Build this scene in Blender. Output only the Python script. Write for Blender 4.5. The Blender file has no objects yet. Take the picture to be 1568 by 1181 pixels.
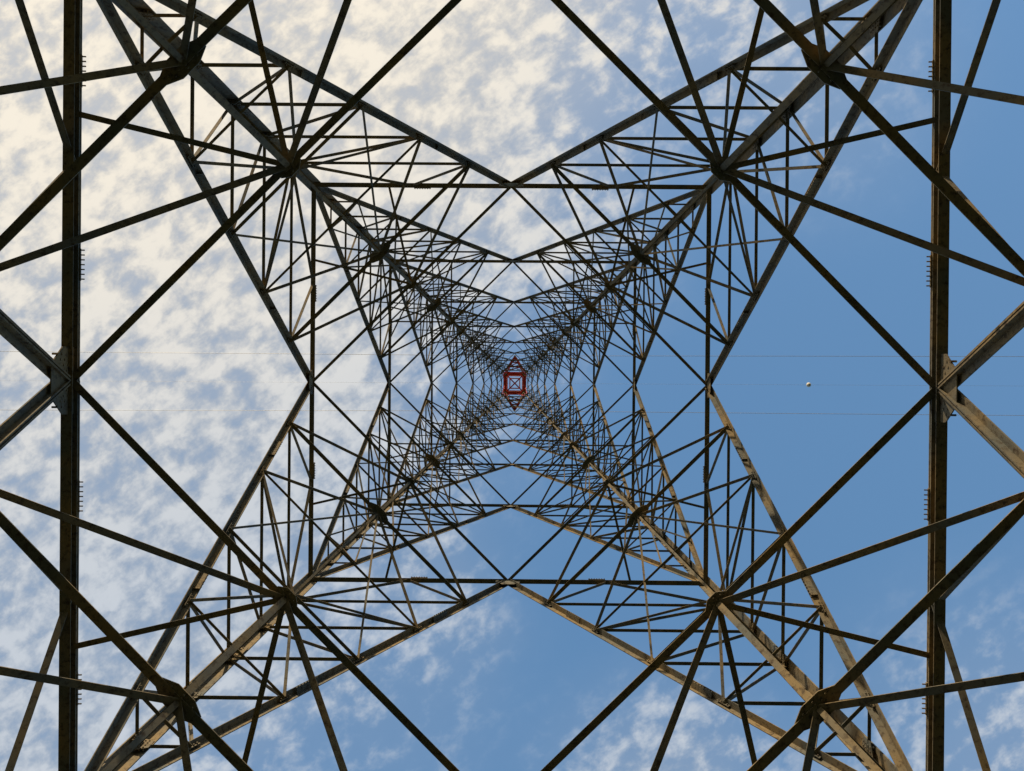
import bpy, math, random
from mathutils import Vector, Matrix
random.seed(7)
EYE=1.6
# ---------------------------------------------------------------- materials
def newmat(name):
    m=bpy.data.materials.new(name); m.use_nodes=True
    nt=m.node_tree; b=nt.nodes['Principled BSDF']; return m,nt,b
def steel(name,c1,c2,c3,rough=.6,metal=0.0):
    m,nt,b=newmat(name); N=nt.nodes; L=nt.links
    tc=N.new('ShaderNodeTexCoord')
    n1=N.new('ShaderNodeTexNoise'); n1.inputs['Scale'].default_value=.9; n1.inputs['Detail'].default_value=4
    n2=N.new('ShaderNodeTexNoise'); n2.inputs['Scale'].default_value=9; n2.inputs['Detail'].default_value=5; n2.inputs['Roughness'].default_value=.7
    L.new(tc.outputs['Object'],n1.inputs['Vector']); L.new(tc.outputs['Object'],n2.inputs['Vector'])
    r1=N.new('ShaderNodeValToRGB'); r1.color_ramp.elements[0].position=.38; r1.color_ramp.elements[1].position=.62
    r1.color_ramp.elements[0].color=(*c1,1); r1.color_ramp.elements[1].color=(*c2,1)
    L.new(n1.outputs['Fac'],r1.inputs['Fac'])
    r2=N.new('ShaderNodeValToRGB'); r2.color_ramp.elements[0].position=.50; r2.color_ramp.elements[1].position=.68
    r2.color_ramp.elements[0].color=(0,0,0,1); r2.color_ramp.elements[1].color=(1,1,1,1)
    L.new(n2.outputs['Fac'],r2.inputs['Fac'])
    mx=N.new('ShaderNodeMixRGB'); L.new(r2.outputs['Color'],mx.inputs['Fac']); L.new(r1.outputs['Color'],mx.inputs['Color1'])
    mx.inputs['Color2'].default_value=(*c3,1)
    L.new(mx.outputs['Color'],b.inputs['Base Color'])
    b.inputs['Roughness'].default_value=rough; b.inputs['Metallic'].default_value=metal
    b.inputs['Specular IOR Level'].default_value=.2
    return m
M_STEEL=steel('weathered_tower_steel',(.235,.170,.085),(.125,.125,.105),(.06,.042,.027),.8)
M_RED=steel('red_tower_paint',(.62,.07,.04),(.52,.08,.05),(.34,.07,.04))
M_WHITE=steel('white_tower_paint',(.8,.78,.74),(.75,.73,.7),(.5,.42,.35))
M_WIRE=steel('aluminium_wire',(.45,.45,.45),(.4,.4,.4),(.35,.35,.35),.5,.3)
M_INS=steel('insulator_glaze',(.30,.22,.18),(.25,.18,.15),(.2,.15,.12),.25)
M_BALL=steel('marker_paint',(.80,.74,.62),(.78,.72,.6),(.6,.52,.42),.5)
M_CONC=steel('concrete',(.36,.35,.33),(.30,.29,.27),(.2,.19,.17),.9)

# ---------------------------------------------------------------- mesh buffers
class Buf:
    def __init__(s): s.v=[]; s.f=[]
    def prism(s,p,q,prof,a,b):
        n=len(prof); i0=len(s.v)
        for c in (p,q):
            for (x,y) in prof: s.v.append(c+a*x+b*y)
        for i in range(n):
            j=(i+1)%n; s.f.append((i0+i,i0+j,i0+n+j,i0+n+i))
        s.f.append(tuple(i0+i for i in reversed(range(n)))); s.f.append(tuple(i0+n+i for i in range(n)))
    def obj(s,name,mat,parent=None,smooth=False):
        me=bpy.data.meshes.new(name)
        me.from_pydata([(v.x,v.y,v.z+EYE) for v in s.v],[],s.f); me.update()
        import bmesh
        bm=bmesh.new(); bm.from_mesh(me); bmesh.ops.recalc_face_normals(bm,faces=bm.faces); bm.to_mesh(me); bm.free()
        me.materials.append(mat)
        if smooth:
            for p in me.polygons: p.use_smooth=True
        o=bpy.data.objects.new(name,me); bpy.context.collection.objects.link(o)
        if parent: o.parent=parent
        return o
def axes(p,q,n):
    d=(q-p).normalized(); b=(n-d*n.dot(d))
    if b.length<1e-4: b=d.orthogonal()
    b.normalize(); a=d.cross(b).normalized(); return d,a,b
def Lprof(w,t): return [(0,0),(w,0),(w,t),(t,t),(t,w),(0,w)]
def angle(B,p,q,n,w,t=None,flip=None):
    """rolled L-section.  Plan members carry their upright leg on the outer edge,
    face members keep the outstanding leg at the bottom (unless flip is given)."""
    if t is None: t=max(.012,w*.11)
    d,a,b=axes(p,q,n)
    if flip is None:
        if n.z>.9:
            mdl=(p+q)/2
            if a.x*mdl.x+a.y*mdl.y>0: a=-a
        elif a.z<0: a=-a
    elif flip: a=-a
    off=a*(-w/2)+b*(-w/2+random.uniform(-.012,.012))
    B.prism(p+off,q+off,Lprof(w,t),a,b)
def dangle(B,p,q,n,w,t=None,gap=.03):
    if t is None: t=max(.012,w*.1)
    d,a,b=axes(p,q,n); h=w*.55
    j=random.uniform(-.006,.006)
    off=b*(-h/2+j)
    B.prism(p+off+a*gap/2,q+off+a*gap/2,Lprof(h,t),a,b)
    B.prism(p+off-a*gap/2,q+off-a*gap/2,Lprof(h,t),-a,b)
def hexbolt(B,c,ax,r=.024,h=.06):
    d,a,b=axes(c,c+ax,Vector((.3,.5,.8)))
    B.prism(c-d*h/2,c+d*h/2,[(r*math.cos(i*math.pi/3),r*math.sin(i*math.pi/3)) for i in range(6)],a,b)
def plate(B,c,u,v,outline,t):
    n=u.cross(v).normalized()
    j=random.uniform(-.004,.004)
    B.prism(c-n*(t/2+j),c+n*(t/2-j),outline,u,v)

# ---------------------------------------------------------------- tower definition (z measured from eye level)
W0=9.0; TP=.07
def w(z): return W0-TP*z
LV=[-1.1,14.3,27.6,39.4,51.4,62.6,73.2,82.4,90.4,97.6,103.6,109.0,113.0]
legs=Buf(); braces=Buf(); red=Buf(); rings=Buf(); diaph=Buf(); hips=Buf(); plates=Buf(); bolts=Buf()
topr=Buf(); topw=Buf()
def rot(v,r):
    for _ in range(r): v=Vector((-v.y,v.x,v.z))
    return v
def V(x,y,z): return Vector((x,y,z))
for r in range(4):
    for m in (0,1):
        def T(v,r=r,m=m):
            if m: v=Vector((v.y,v.x,v.z))
            return rot(v,r)
        nin=T(V(1,0,TP)); up=V(0,0,1)
        for i in range(len(LV)-1):
            zb,zt=LV[i],LV[i+1]; wt,wb=w(zt),w(zb)
            top=zt>108.5
            n=6 if zt<80 else (4 if zt<98 else 2)
            s_beam=[.34,.165,.145,.13,.12,.11,.10,.10,.09,.09,.10,.10][i]
            s_br  =[.30,.19,.16,.14,.12,.11,.10,.10,.09,.08,.09,.09][i]
            s_rd  =[.12,.092,.08,.075,.07,.065,.06,.055,.05,.05,.06,.06][i]
            s_dm  =[.14,.105,.09,.085,.08,.07,.065,.06,.06,.06,.07,.07][i]
            BB=topr if top else None
            R=BB or rings; D=BB or diaph; H=BB or hips; S=BB or red; K=BB or braces
            mid=T(V(-wt,0,zt)); cor=T(V(-wt,-wt,zt)); half=T(V(-wt,-wt/2,zt))
            if i==0:
                dangle(R,mid,cor,nin,s_beam)
                ni=nin.normalized()
                plate(R,(mid+cor)/2-up*(s_beam*.55+.03),(cor-mid).normalized(),ni,[(-wt/2,-.10),(wt/2,-.10),(wt/2,.10),(-wt/2,.10)],.014)
            else: angle(R,mid,cor,nin,s_beam)
            bmid=mid-up*(.18 if i==0 else .08)
            bend=T(V(-wb,-wb,zb))
            if i==0: dangle(K,bmid,bend,nin,s_br)
            else: angle(K,bmid,bend,nin,s_br,flip=not m)
            zz=[zt+(zb-zt)*j/n for j in range(n+1)]
            Bp=[T(V(-w(zz[j]),-wb*j/n,zz[j])) for j in range(n+1)]
            Lp=[T(V(-w(z),-w(z),z)) for z in zz]
            for j in range(1,n):
                angle(S,Bp[j],Lp[j],nin,s_rd*(.8 if j==n-1 and n>4 else 1))
                if j>1: angle(S,Bp[j],Lp[j-1],nin,s_rd)
            if n>2:
                angle(S,half,Bp[1],nin,s_rd); angle(S,half,Lp[1],nin,s_rd*1.1)
            else:
                angle(S,mid.lerp(cor,.5),Bp[1],nin,s_rd)
            Nn=T(V(-wt/2,-wt/2,zt-.05))
            if zt<100:
                angle(D,mid,Nn,up,s_dm)
                angle(D,Nn,T(V(-wt,-wt*.62,zt)),up,s_rd*.9)
                angle(H,Nn,Bp[1],up,s_rd*1.05)
                def hipmid(j):
                    a=w(zz[j]); b=wb*j/n; h=(a+b)/2
                    return T(V(-h,-h,zz[j]-.03))
                H1=hipmid(1)
                angle(H,Bp[1],H1,up,s_rd*1.35)
                angle(H,H1,Bp[2],up,s_rd)
                if n>=4:
                    H3=hipmid(3)
                    angle(H,Bp[3],H3,up,s_rd*1.0)
                if n==6:
                    H2=hipmid(2); H4=hipmid(4)
                    angle(H,H3,Bp[4],up,s_rd*.9)
                    angle(H,Bp[5],hipmid(5),up,s_rd*.9)
                    angle(H,H3,Bp[2],up,s_rd*.8)
                    if i>0:
                        angle(H,Bp[2],H2,up,s_rd*.75)
                        angle(H,Bp[4],H4,up,s_rd*.75)
                        angle(H,H1,Bp[3],up,s_rd*.7)
                        angle(H,H2,Lp[3],up,s_rd*.6)
                    if i>1:
                        angle(H,H2,Bp[1],up,s_rd*.8)
                        angle(H,H4,Bp[3],up,s_rd*.8)
                        angle(H,H4,Bp[5],up,s_rd*.8)
                        # plan sub-bracing inside the ring corners
                        angle(D,half,Nn,up,s_rd*.9)
                        angle(D,half,T(V(-wt/2,-wt,zt-.03)),up,s_rd*.9)
                if m==0:
                    angle(H,Nn,H1,T(V(1,-1,0)),s_rd)
                    angle(H,H1,Lp[1],T(V(1,-1,0)),s_rd)
                    angle(H,H1,Lp[2] ,T(V(1,-1,0)),s_rd*.8)
                    if n>=4: angle(H,H3,Lp[3],T(V(1,-1,0)),s_rd*.8)
                    if n==6: angle(H,H1,H3,T(V(1,-1,0)),s_rd*.8)
                    dg=(rot(V(1,-1,0),r)).normalized(); dr=rot(V(1,1,0),r).normalized()
                    for hub,sz,el in ((Nn,.24 if i==0 else .18,1.15),(H1,.24,1.9)):
                        sz*=1 if i<3 else .7
                        plate(plates,hub-up*.05,dg,dr,[(sz*el*math.cos(a*math.pi/4+.39),sz*.85*math.sin(a*math.pi/4+.39)) for a in range(8)],.02)
                        if i<2:
                            for a in range(8):
                                for rr in (.4,.7):
                                    hexbolt(bolts,hub-up*.065+dg*math.cos(a*math.pi/4)*sz*rr*el+dr*math.sin(a*math.pi/4)*sz*rr*.8,up,.018,.05)
            yv=T(V(0,1,0)); zv=T(V(TP,0,1)).normalized()
            P=topr if top else plates
            gs=[1.0,.7,.6,.5,.45,.4,.35,.3,.25,.2,.2,.2][i]
            if m==0:
                c=mid-up*.02
                plate(P,c+T(V(.03,0,0)),yv,zv,[(-.62*gs,.0),(-.45*gs,.12*gs),(.45*gs,.12*gs),(.62*gs,0),(.62*gs,-.35*gs),(.3*gs,-.66*gs),(-.3*gs,-.66*gs),(-.62*gs,-.35*gs)],.025)
                if i<3:
                    for sx in (-1,1):
                        for q in range(4):
                            for e in (-.06,.06):
                                hexbolt(bolts,c+yv*sx*(.18+.1*q)*gs+zv*(-.18-.085*q+e*1.0)*gs,T(V(1,0,0)),.022,.11)
            if i<7:
                for j in range(1,n):
                    g=(.26 if i==0 else .20 if i==1 else .17)*(1 if i<3 else .8)*random.uniform(.85,1.2)
                    bd,ba,bb=axes(Bp[0],Bp[n],nin)
                    sgn=1 if ba.dot(Lp[j]-Bp[j])>0 else -1
                    cc=Bp[j]+T(V(-.02,0,0))
                    plate(P,cc+ba*sgn*g*.45,bd,ba,[(-g*.9,-g*.6),(g*.9,-g*.6),(g*.6,g*.5),(-g*.6,g*.5)] if sgn>0 else [(-g*.9,g*.6),(-g*.6,-g*.5),(g*.6,-g*.5),(g*.9,g*.6)],.016)
                    ld=(Lp[n]-Lp[0]).normalized()
                    yd=T(V(0,1,0))
                    plate(P,Lp[j]+yd*g*.8+T(V(.02,0,0)),ld,yd,[(-g*1.1,-g*.8),(g*1.1,-g*.8),(g*.6,g*.6),(-g*.6,g*.6)],.016)
                    if i<3:
                        for q in (-.6,-.2,.2,.6):
                            hexbolt(bolts,cc+bd*q*g,T(V(1,0,0)),.018,.09)
                            hexbolt(bolts,Lp[j]+yd*g*.5+ld*q*g,T(V(1,0,0)),.018,.1)
                            hexbolt(bolts,Lp[j]+yd*g*.9+ld*q*g,T(V(1,0,0)),.018,.1)
            if i<3:
                bdir=(cor-mid).normalized(); ni=nin.normalized()
                for fr in ((.27,.72) if i==0 else (.45,)):
                    c=mid.lerp(cor,fr)+ni*.0
                    hh=s_beam*.55 if i==0 else s_beam
                    plate(plates,c-up*.0,bdir,ni,[(-.3,-hh*.5),(.3,-hh*.5),(.3,hh*.62),(-.3,hh*.62)],.04)
                    for q in range(7):
                        hexbolt(bolts,c+bdir*(-.27+.09*q)+ni*(.04 if i==0 else .02),ni,.013,hh+(.10 if i==0 else .05))
                if i>0:
                    for fr in (.24,.60):
                        c=Bp[0].lerp(Bp[n],fr+.02); bd,ba,bb=axes(Bp[0],Bp[n],nin)
                        plate(plates,c,bd,bb,[(-.35,-s_br*.53),(.35,-s_br*.53),(.35,s_br*.53),(-.35,s_br*.53)],.03)
                        for q in range(7):
                            hexbolt(bolts,c+bd*(-.3+.1*q),nin,.016,s_br+.07)
    # leg
    for i in range(len(LV)-1):
        zb,zt=LV[i],LV[i+1]
        lw=[.42,.34,.29,.25,.22,.2,.18,.17,.16,.14,.14,.13][i]
        B=topr if zt>108.5 else legs
        p=rot(V(-w(zb),-w(zb),zb),r); q=rot(V(-w(zt),-w(zt),zt),r)
        a=rot(V(1,0,0),r); b=rot(V(0,1,0),r)
        t=max(.02,lw*.09)
        B.prism(p-(a+b)*lw*.3,q-(a+b)*lw*.3,Lprof(lw,t),a,b)
        if i<5:
            B.prism(p-(a+b)*(lw*.3+.012),q-(a+b)*(lw*.3+.012),Lprof(lw*.6,t),-a,-b)
        if i<6:
            d=(q-p).normalized()
            for fr in (.05,.52):
                c=p.lerp(q,fr)
                B.prism(c-d*.45-(a+b)*(lw*.3-.03-t),c+d*.45-(a+b)*(lw*.3-.03-t),Lprof(lw*.82,.025),a,b)
                for k2 in range(8):
                    for e in (.3,.62):
                        hexbolt(bolts,c+d*(-.4+.115*k2)-(a+b)*(lw*.3)+a*lw*e+b*.05,b,.022,.13)
                        hexbolt(bolts,c+d*(-.4+.115*k2)-(a+b)*(lw*.3)+b*lw*e+a*.05,a,.022,.13)
    if r in (0,2):
        z=1.5; s=1
        while z<100:
            c=rot(V(-w(z),-w(z),z),r); ax=rot(V(1,0,0) if s>0 else V(0,1,0),r)
            hexbolt(bolts,c-rot(V(.12,.12,0),r)-ax*.1,ax,.011,.36); z+=.42; s=-s

tower=bpy.data.objects.new('transmission_tower',None); bpy.context.collection.objects.link(tower)
legs.obj('legs',M_STEEL,tower); braces.obj('main_braces',M_STEEL,tower); red.obj('redundant_braces',M_STEEL,tower)
rings.obj('ring_beams',M_STEEL,tower); diaph.obj('plan_bracing',M_STEEL,tower); hips.obj('hip_bracing',M_STEEL,tower)
plates.obj('gusset_plates',M_STEEL,tower); bolts.obj('bolts',M_STEEL,tower)

# crossarms + top
ARM=3.7
arms=Buf()
for sy in (-1,1):
    for (z0,z1,zt_) in ((105,108,106.2),):
        tip=V(0,sy*ARM,zt_)
        for sx in (-1,1):
            lo=V(sx*w(z0)*.8,sy*w(z0),z0); hi=V(sx*w(z1)*.8,sy*w(z1),z1)
            angle(arms,lo,tip,V(0,0,1),.26); angle(arms,hi,tip,V(0,0,1),.20)
            for f in (.3,.6,.85):
                angle(arms,lo.lerp(tip,f),hi.lerp(tip,f),V(1,0,0),.1)
        l0=V(-w(z0)*.8,sy*w(z0),z0); l1=V(w(z0)*.8,sy*w(z0),z0)
        pr=0
        for f in (.3,.6,.85):
            angle(arms,l0.lerp(tip,f),l1.lerp(tip,f),V(0,0,1),.18)
            angle(arms,l0.lerp(tip,pr),l1.lerp(tip,f),V(0,0,1),.14); pr=f
wt=w(113)
for sx in (-1,1):
    for sy in (-1,1): angle(topr,V(sx*wt,sy*wt,113),V(0,0,117),V(0,0,1),.1)
a=w(108.6); z=108.6
angle(topr,V(-a,-a,z),V(a,a,z),V(0,0,1),.17); angle(topr,V(-a,a,z),V(a,-a,z),V(0,0,1),.17)
for s in (-1,1):
    angle(topr,V(-a,s*a,z-.1),V(a,s*a,z-.1),V(0,0,1),.42); angle(topr,V(s*a,-a,z-.1),V(s*a,a,z-.1),V(0,0,1),.42)
    angle(topw,V(-a*.5,s*a*.5,z+.2),V(a*.5,s*a*.5,z+.2),V(0,0,1),.16); angle(topw,V(s*a*.5,-a*.5,z+.4),V(s*a*.5,a*.5,z+.4),V(0,0,1),.16)
for rr_ in range(4):
    for q,zc in enumerate((109.8,110.7,111.6,112.5)):
        aa=w(zc); B=topr if q%2 else topw
        angle(B,rot(V(-aa,-aa,zc),rr_),rot(V(-aa,aa,zc),rr_),V(0,0,1),.18)
topr.obj('red_top_section',M_RED,tower); topw.obj('white_top_bars',M_WHITE,tower)
arms.obj('crossarms',M_RED,tower)
# insulators
ins=Buf()
def ring(c,r,n=14): return [c+V(r*math.cos(2*math.pi*i/n),r*math.sin(2*math.pi*i/n),0) for i in range(n)]
def lathe(B,c,prof,n=14):
    i0=len(B.v)
    for (r,z) in prof: B.v+=ring(c+V(0,0,z),r,n)
    for j in range(len(prof)-1):
        for i in range(n):
            k=(i+1)%n; B.f.append((i0+j*n+i,i0+j*n+k,i0+(j+1)*n+k,i0+(j+1)*n+i))
for sy in (-1,1):
    prof=[(.03,0)]
    for q in range(14):
        z=-.2-q*.15; prof+=[(.03,z),(.13,z-.04),(.13,z-.06),(.03,z-.07)]
    prof+=[(.03,-2.5)]
    lathe(ins,V(0,sy*ARM,106.2),prof)
ins.obj('insulator_strings',M_INS,tower)
# footings
ft=Buf()
for r in range(4):
    c=rot(V(-w(-1.1),-w(-1.1),0),r)
    i0=len(ft.v)
    for (h,z) in ((1.0,-1.75),(.95,-1.3),(.6,-1.2),(.5,-.75),(.46,-.72)):
        for (a,b) in ((-1,-1),(1,-1),(1,1),(-1,1)): ft.v.append(V(c.x+a*h,c.y+b*h,z))
    for j in range(4):
        for i in range(4):
            k=(i+1)%4; ft.f.append((i0+j*4+i,i0+j*4+k,i0+(j+1)*4+k,i0+(j+1)*4+i))
    ft.f.append((i0+16,i0+17,i0+18,i0+19))
ft.obj('footings',M_CONC,tower)
OX,OY=-.25,.02; ROT=math.radians(.5)
tower.location=(OX,OY,0); tower.rotation_euler=(0,0,ROT)

# wires
def wire(name,y,z,sag,rad,span=350):
    B=Buf(); n=120
    for side in (-1,1):
        pts=[]
        for i in range(n+1):
            f=i/n; x=side*span*f; pts.append(V(x,y,z-4*sag*f*(1-f)))
        i0=len(B.v)
        for p in pts:
            for q in range(6): B.v.append(p+V(0,rad*math.cos(q*math.pi/3),rad*math.sin(q*math.pi/3)))
        for i in range(n):
            for q in range(6):
                k=(q+1)%6; B.f.append((i0+i*6+q,i0+i*6+k,i0+i*6+6+k,i0+i*6+6+q))
    o=B.obj(name,M_WIRE); o.location=(OX,OY,0); o.rotation_euler=(0,0,ROT*.6); return o
wire('power_line_conductor',-ARM,103.7,11,.026)
wire('power_line_conductor',ARM,103.7,11,.026)
wire('earth_wire',0,117,8,.010)
mb=Buf(); prof=[]
for i in range(13):
    a=-math.pi/2+math.pi*i/12; prof.append((max(.001,.32*math.cos(a)),.32*math.sin(a)))
prof.insert(7,(.345,.012)); prof.insert(6,(.345,-.012))
lathe(mb,V(0,0,-EYE),prof,24)
ball=mb.obj('aerial_marker_ball',M_BALL,smooth=True)
fx=43/350; ball.location=(43.2+OX,OY+43.2*math.sin(ROT*.6),117-4*8*fx*(1-fx)+EYE)

# ---------------------------------------------------------------- ground
gm,nt,b=newmat('grass_ground'); N=nt.nodes; L=nt.links
tc=N.new('ShaderNodeTexCoord'); n1=N.new('ShaderNodeTexNoise'); n1.inputs['Scale'].default_value=.35; n1.inputs['Detail'].default_value=6
L.new(tc.outputs['Object'],n1.inputs['Vector'])
rr=N.new('ShaderNodeValToRGB'); rr.color_ramp.elements[0].color=(.018,.030,.012,1); rr.color_ramp.elements[1].color=(.042,.045,.028,1)
rr.color_ramp.elements[0].position=.4; rr.color_ramp.elements[1].position=.68
L.new(n1.outputs['Fac'],rr.inputs['Fac']); L.new(rr.outputs['Color'],b.inputs['Base Color']); b.inputs['Roughness'].default_value=.95
b.inputs['Specular IOR Level'].default_value=.1
g=Buf(); S=3000; g.v=[V(-S,-S,-EYE),V(S,-S,-EYE),V(S,S,-EYE),V(-S,S,-EYE)]; g.f=[(0,1,2,3)]
g.obj('ground',gm)

# ---------------------------------------------------------------- light
EL=math.radians(24); sd=Vector((-.36,-.93,0)).normalized()
sv=Vector((sd.x*math.cos(EL),sd.y*math.cos(EL),math.sin(EL)))
sl=bpy.data.lights.new('sun','SUN'); sl.energy=5.0; sl.angle=math.radians(.5); sl.color=(1,.82,.57)
so=bpy.data.objects.new('sun',sl); bpy.context.collection.objects.link(so); so.location=(0,0,150)
so.rotation_euler=sv.to_track_quat('Z','Y').to_euler()

wd=bpy.data.worlds.new('World'); bpy.context.scene.world=wd; wd.use_nodes=True
try:
    wd.cycles.sampling_method='MANUAL'; wd.cycles.sample_map_resolution=256
except Exception: pass
nt=wd.node_tree; N=nt.nodes; L=nt.links; N.clear()
def math_(op,a,b=None,c=None,clamp=False):
    n=N.new('ShaderNodeMath'); n.operation=op; n.use_clamp=clamp
    for i,x in enumerate((a,b,c)):
        if x is None: continue
        if isinstance(x,(int,float)): n.inputs[i].default_value=x
        else: L.new(x,n.inputs[i])
    return n.outputs[0]
def smooth(x,a,b):
    n=N.new('ShaderNodeMapRange'); n.interpolation_type='SMOOTHSTEP'; L.new(x,n.inputs[0])
    n.inputs[1].default_value=a; n.inputs[2].default_value=b; return n.outputs[0]
sky=N.new('ShaderNodeTexSky'); sky.sky_type='NISHITA'; sky.sun_disc=False
sky.sun_elevation=EL; sky.sun_rotation=math.atan2(sd.x,sd.y); sky.air_density=1.0; sky.dust_density=1.0; sky.ozone_density=1.5
skb=N.new('ShaderNodeVectorMath'); skb.operation='SCALE'; L.new(sky.outputs[0],skb.inputs[0]); skb.inputs['Scale'].default_value=.15
hz=N.new('ShaderNodeMixRGB'); hz.inputs['Fac'].default_value=.42; L.new(skb.outputs[0],hz.inputs['Color1']); hz.inputs['Color2'].default_value=(.17,.42,.78,1)
tc=N.new('ShaderNodeTexCoord'); sp=N.new('ShaderNodeSeparateXYZ'); L.new(tc.outputs['Generated'],sp.inputs[0])
zz=math_('MAXIMUM',sp.outputs[2],.06)
X=math_('DIVIDE',sp.outputs[0],zz); Y=math_('DIVIDE',sp.outputs[1],zz)
cb=N.new('ShaderNodeCombineXYZ'); L.new(X,cb.inputs[0]); L.new(Y,cb.inputs[1])
def noise(scale,detail,rough,dist,rotz,sx,sy,off=0):
    mp=N.new('ShaderNodeMapping'); mp.vector_type='TEXTURE'
    mp.inputs['Rotation'].default_value=(0,0,rotz); mp.inputs['Scale'].default_value=(sx,sy,1); mp.inputs['Location'].default_value=(off,off*.7,0)
    L.new(cb.outputs[0],mp.inputs[0])
    n=N.new('ShaderNodeTexNoise'); n.noise_dimensions='2D'; n.inputs['Scale'].default_value=scale; n.inputs['Detail'].default_value=detail
    n.inputs['Roughness'].default_value=rough; n.inputs['Distortion'].default_value=dist
    L.new(mp.outputs[0],n.inputs['Vector']); return n.outputs['Fac']
big=noise(3.0,3,.5,.3,.5,1.3,1,3.1)
fine=noise(32,4,.58,.1,-.6,1.35,1,1.7)
med=noise(9,4,.6,.3,-.5,1.5,1,5.3)
gx=math_('MULTIPLY',X,-.84); gy=math_('MULTIPLY',Y,-.50)
gr=math_('ADD',gx,gy); gr=math_('SUBTRACT',gr,.04)
gr2=math_('ADD',gr,math_('MULTIPLY',math_('SUBTRACT',big,.5),.40))
cov=smooth(gr2,-.19,.20)
def blob(cx,cy,r,amp):
    dx=math_('SUBTRACT',X,cx); dy=math_('SUBTRACT',Y,cy)
    d=math_('SQRT',math_('ADD',math_('MULTIPLY',dx,dx),math_('MULTIPLY',dy,dy)))
    n=N.new('ShaderNodeMapRange'); n.interpolation_type='SMOOTHSTEP'; L.new(d,n.inputs[0])
    n.inputs[1].default_value=r; n.inputs[2].default_value=0; n.inputs[3].default_value=0; n.inputs[4].default_value=amp
    return n.outputs[0]
cov=math_('ADD',cov,blob(.20,.54,.24,.8)); cov=math_('ADD',cov,blob(.64,.50,.36,.55)); cov=math_('ADD',cov,blob(-.2,.42,.32,.3)); cov=math_('ADD',cov,blob(.36,-.42,.3,.38))
cov=math_('MINIMUM',cov,1.0)
tex=math_('ADD',math_('MULTIPLY',fine,.62),math_('MULTIPLY',med,.38))
tx=smooth(tex,.38,.62)
pf=math_('MULTIPLY',smooth(math_('ADD',tex,math_('MULTIPLY',cov,.195)),.51,.80),.86)
pf=math_('MULTIPLY',pf,smooth(cov,0.0,.5))
veil=math_('MULTIPLY',cov,math_('ADD',math_('MULTIPLY',smooth(Y,.1,-.45),.20),.38))
inv=math_('MULTIPLY',math_('SUBTRACT',1.0,pf),math_('SUBTRACT',1.0,veil))
den=math_('SUBTRACT',1.0,inv,clamp=True)
dt=N.new('ShaderNodeVectorMath'); dt.operation='DOT_PRODUCT'; nr=N.new('ShaderNodeVectorMath'); nr.operation='NORMALIZE'
L.new(tc.outputs['Generated'],nr.inputs[0]); L.new(nr.outputs[0],dt.inputs[0]); dt.inputs[1].default_value=Vector((-.42,-.76,.5)).normalized()
cr=N.new('ShaderNodeMixRGB'); L.new(smooth(dt.outputs['Value'],.38,.9),cr.inputs['Fac'])
cr.inputs['Color1'].default_value=(.56,.60,.65,1); cr.inputs['Color2'].default_value=(.93,.84,.69,1)
sh=math_('ADD',math_('MULTIPLY',tx,.22),.86)
crs=N.new('ShaderNodeVectorMath'); crs.operation='SCALE'; L.new(cr.outputs[0],crs.inputs[0]); L.new(sh,crs.inputs['Scale'])
mx=N.new('ShaderNodeMixRGB'); L.new(den,mx.inputs['Fac']); L.new(hz.outputs[0],mx.inputs['Color1']); L.new(crs.outputs[0],mx.inputs['Color2'])
bg=N.new('ShaderNodeBackground'); bg.inputs['Strength'].default_value=1.0
L.new(mx.outputs[0],bg.inputs['Color'])
out=N.new('ShaderNodeOutputWorld'); L.new(bg.outputs[0],out.inputs[0])

# ---------------------------------------------------------------- camera
cam=bpy.data.cameras.new('Camera'); co=bpy.data.objects.new('Camera',cam); bpy.context.collection.objects.link(co)
F=1180/1568
cam.sensor_width=36; cam.lens=36*F; cam.clip_end=8000; cam.clip_start=.05
f=Vector((-7/1180,3.5/1180,1)).normalized(); right=Vector((1,0,0)); right=(right-f*right.dot(f)).normalized()
upv=(-f).cross(right).normalized()
Mx=Matrix((right,upv,-f)).transposed().to_4x4(); Mx.translation=Vector((0,0,EYE)); co.matrix_world=Mx
sc=bpy.context.scene; sc.camera=co
sc.view_settings.view_transform='Standard'; sc.view_settings.look='None'; sc.view_settings.exposure=0
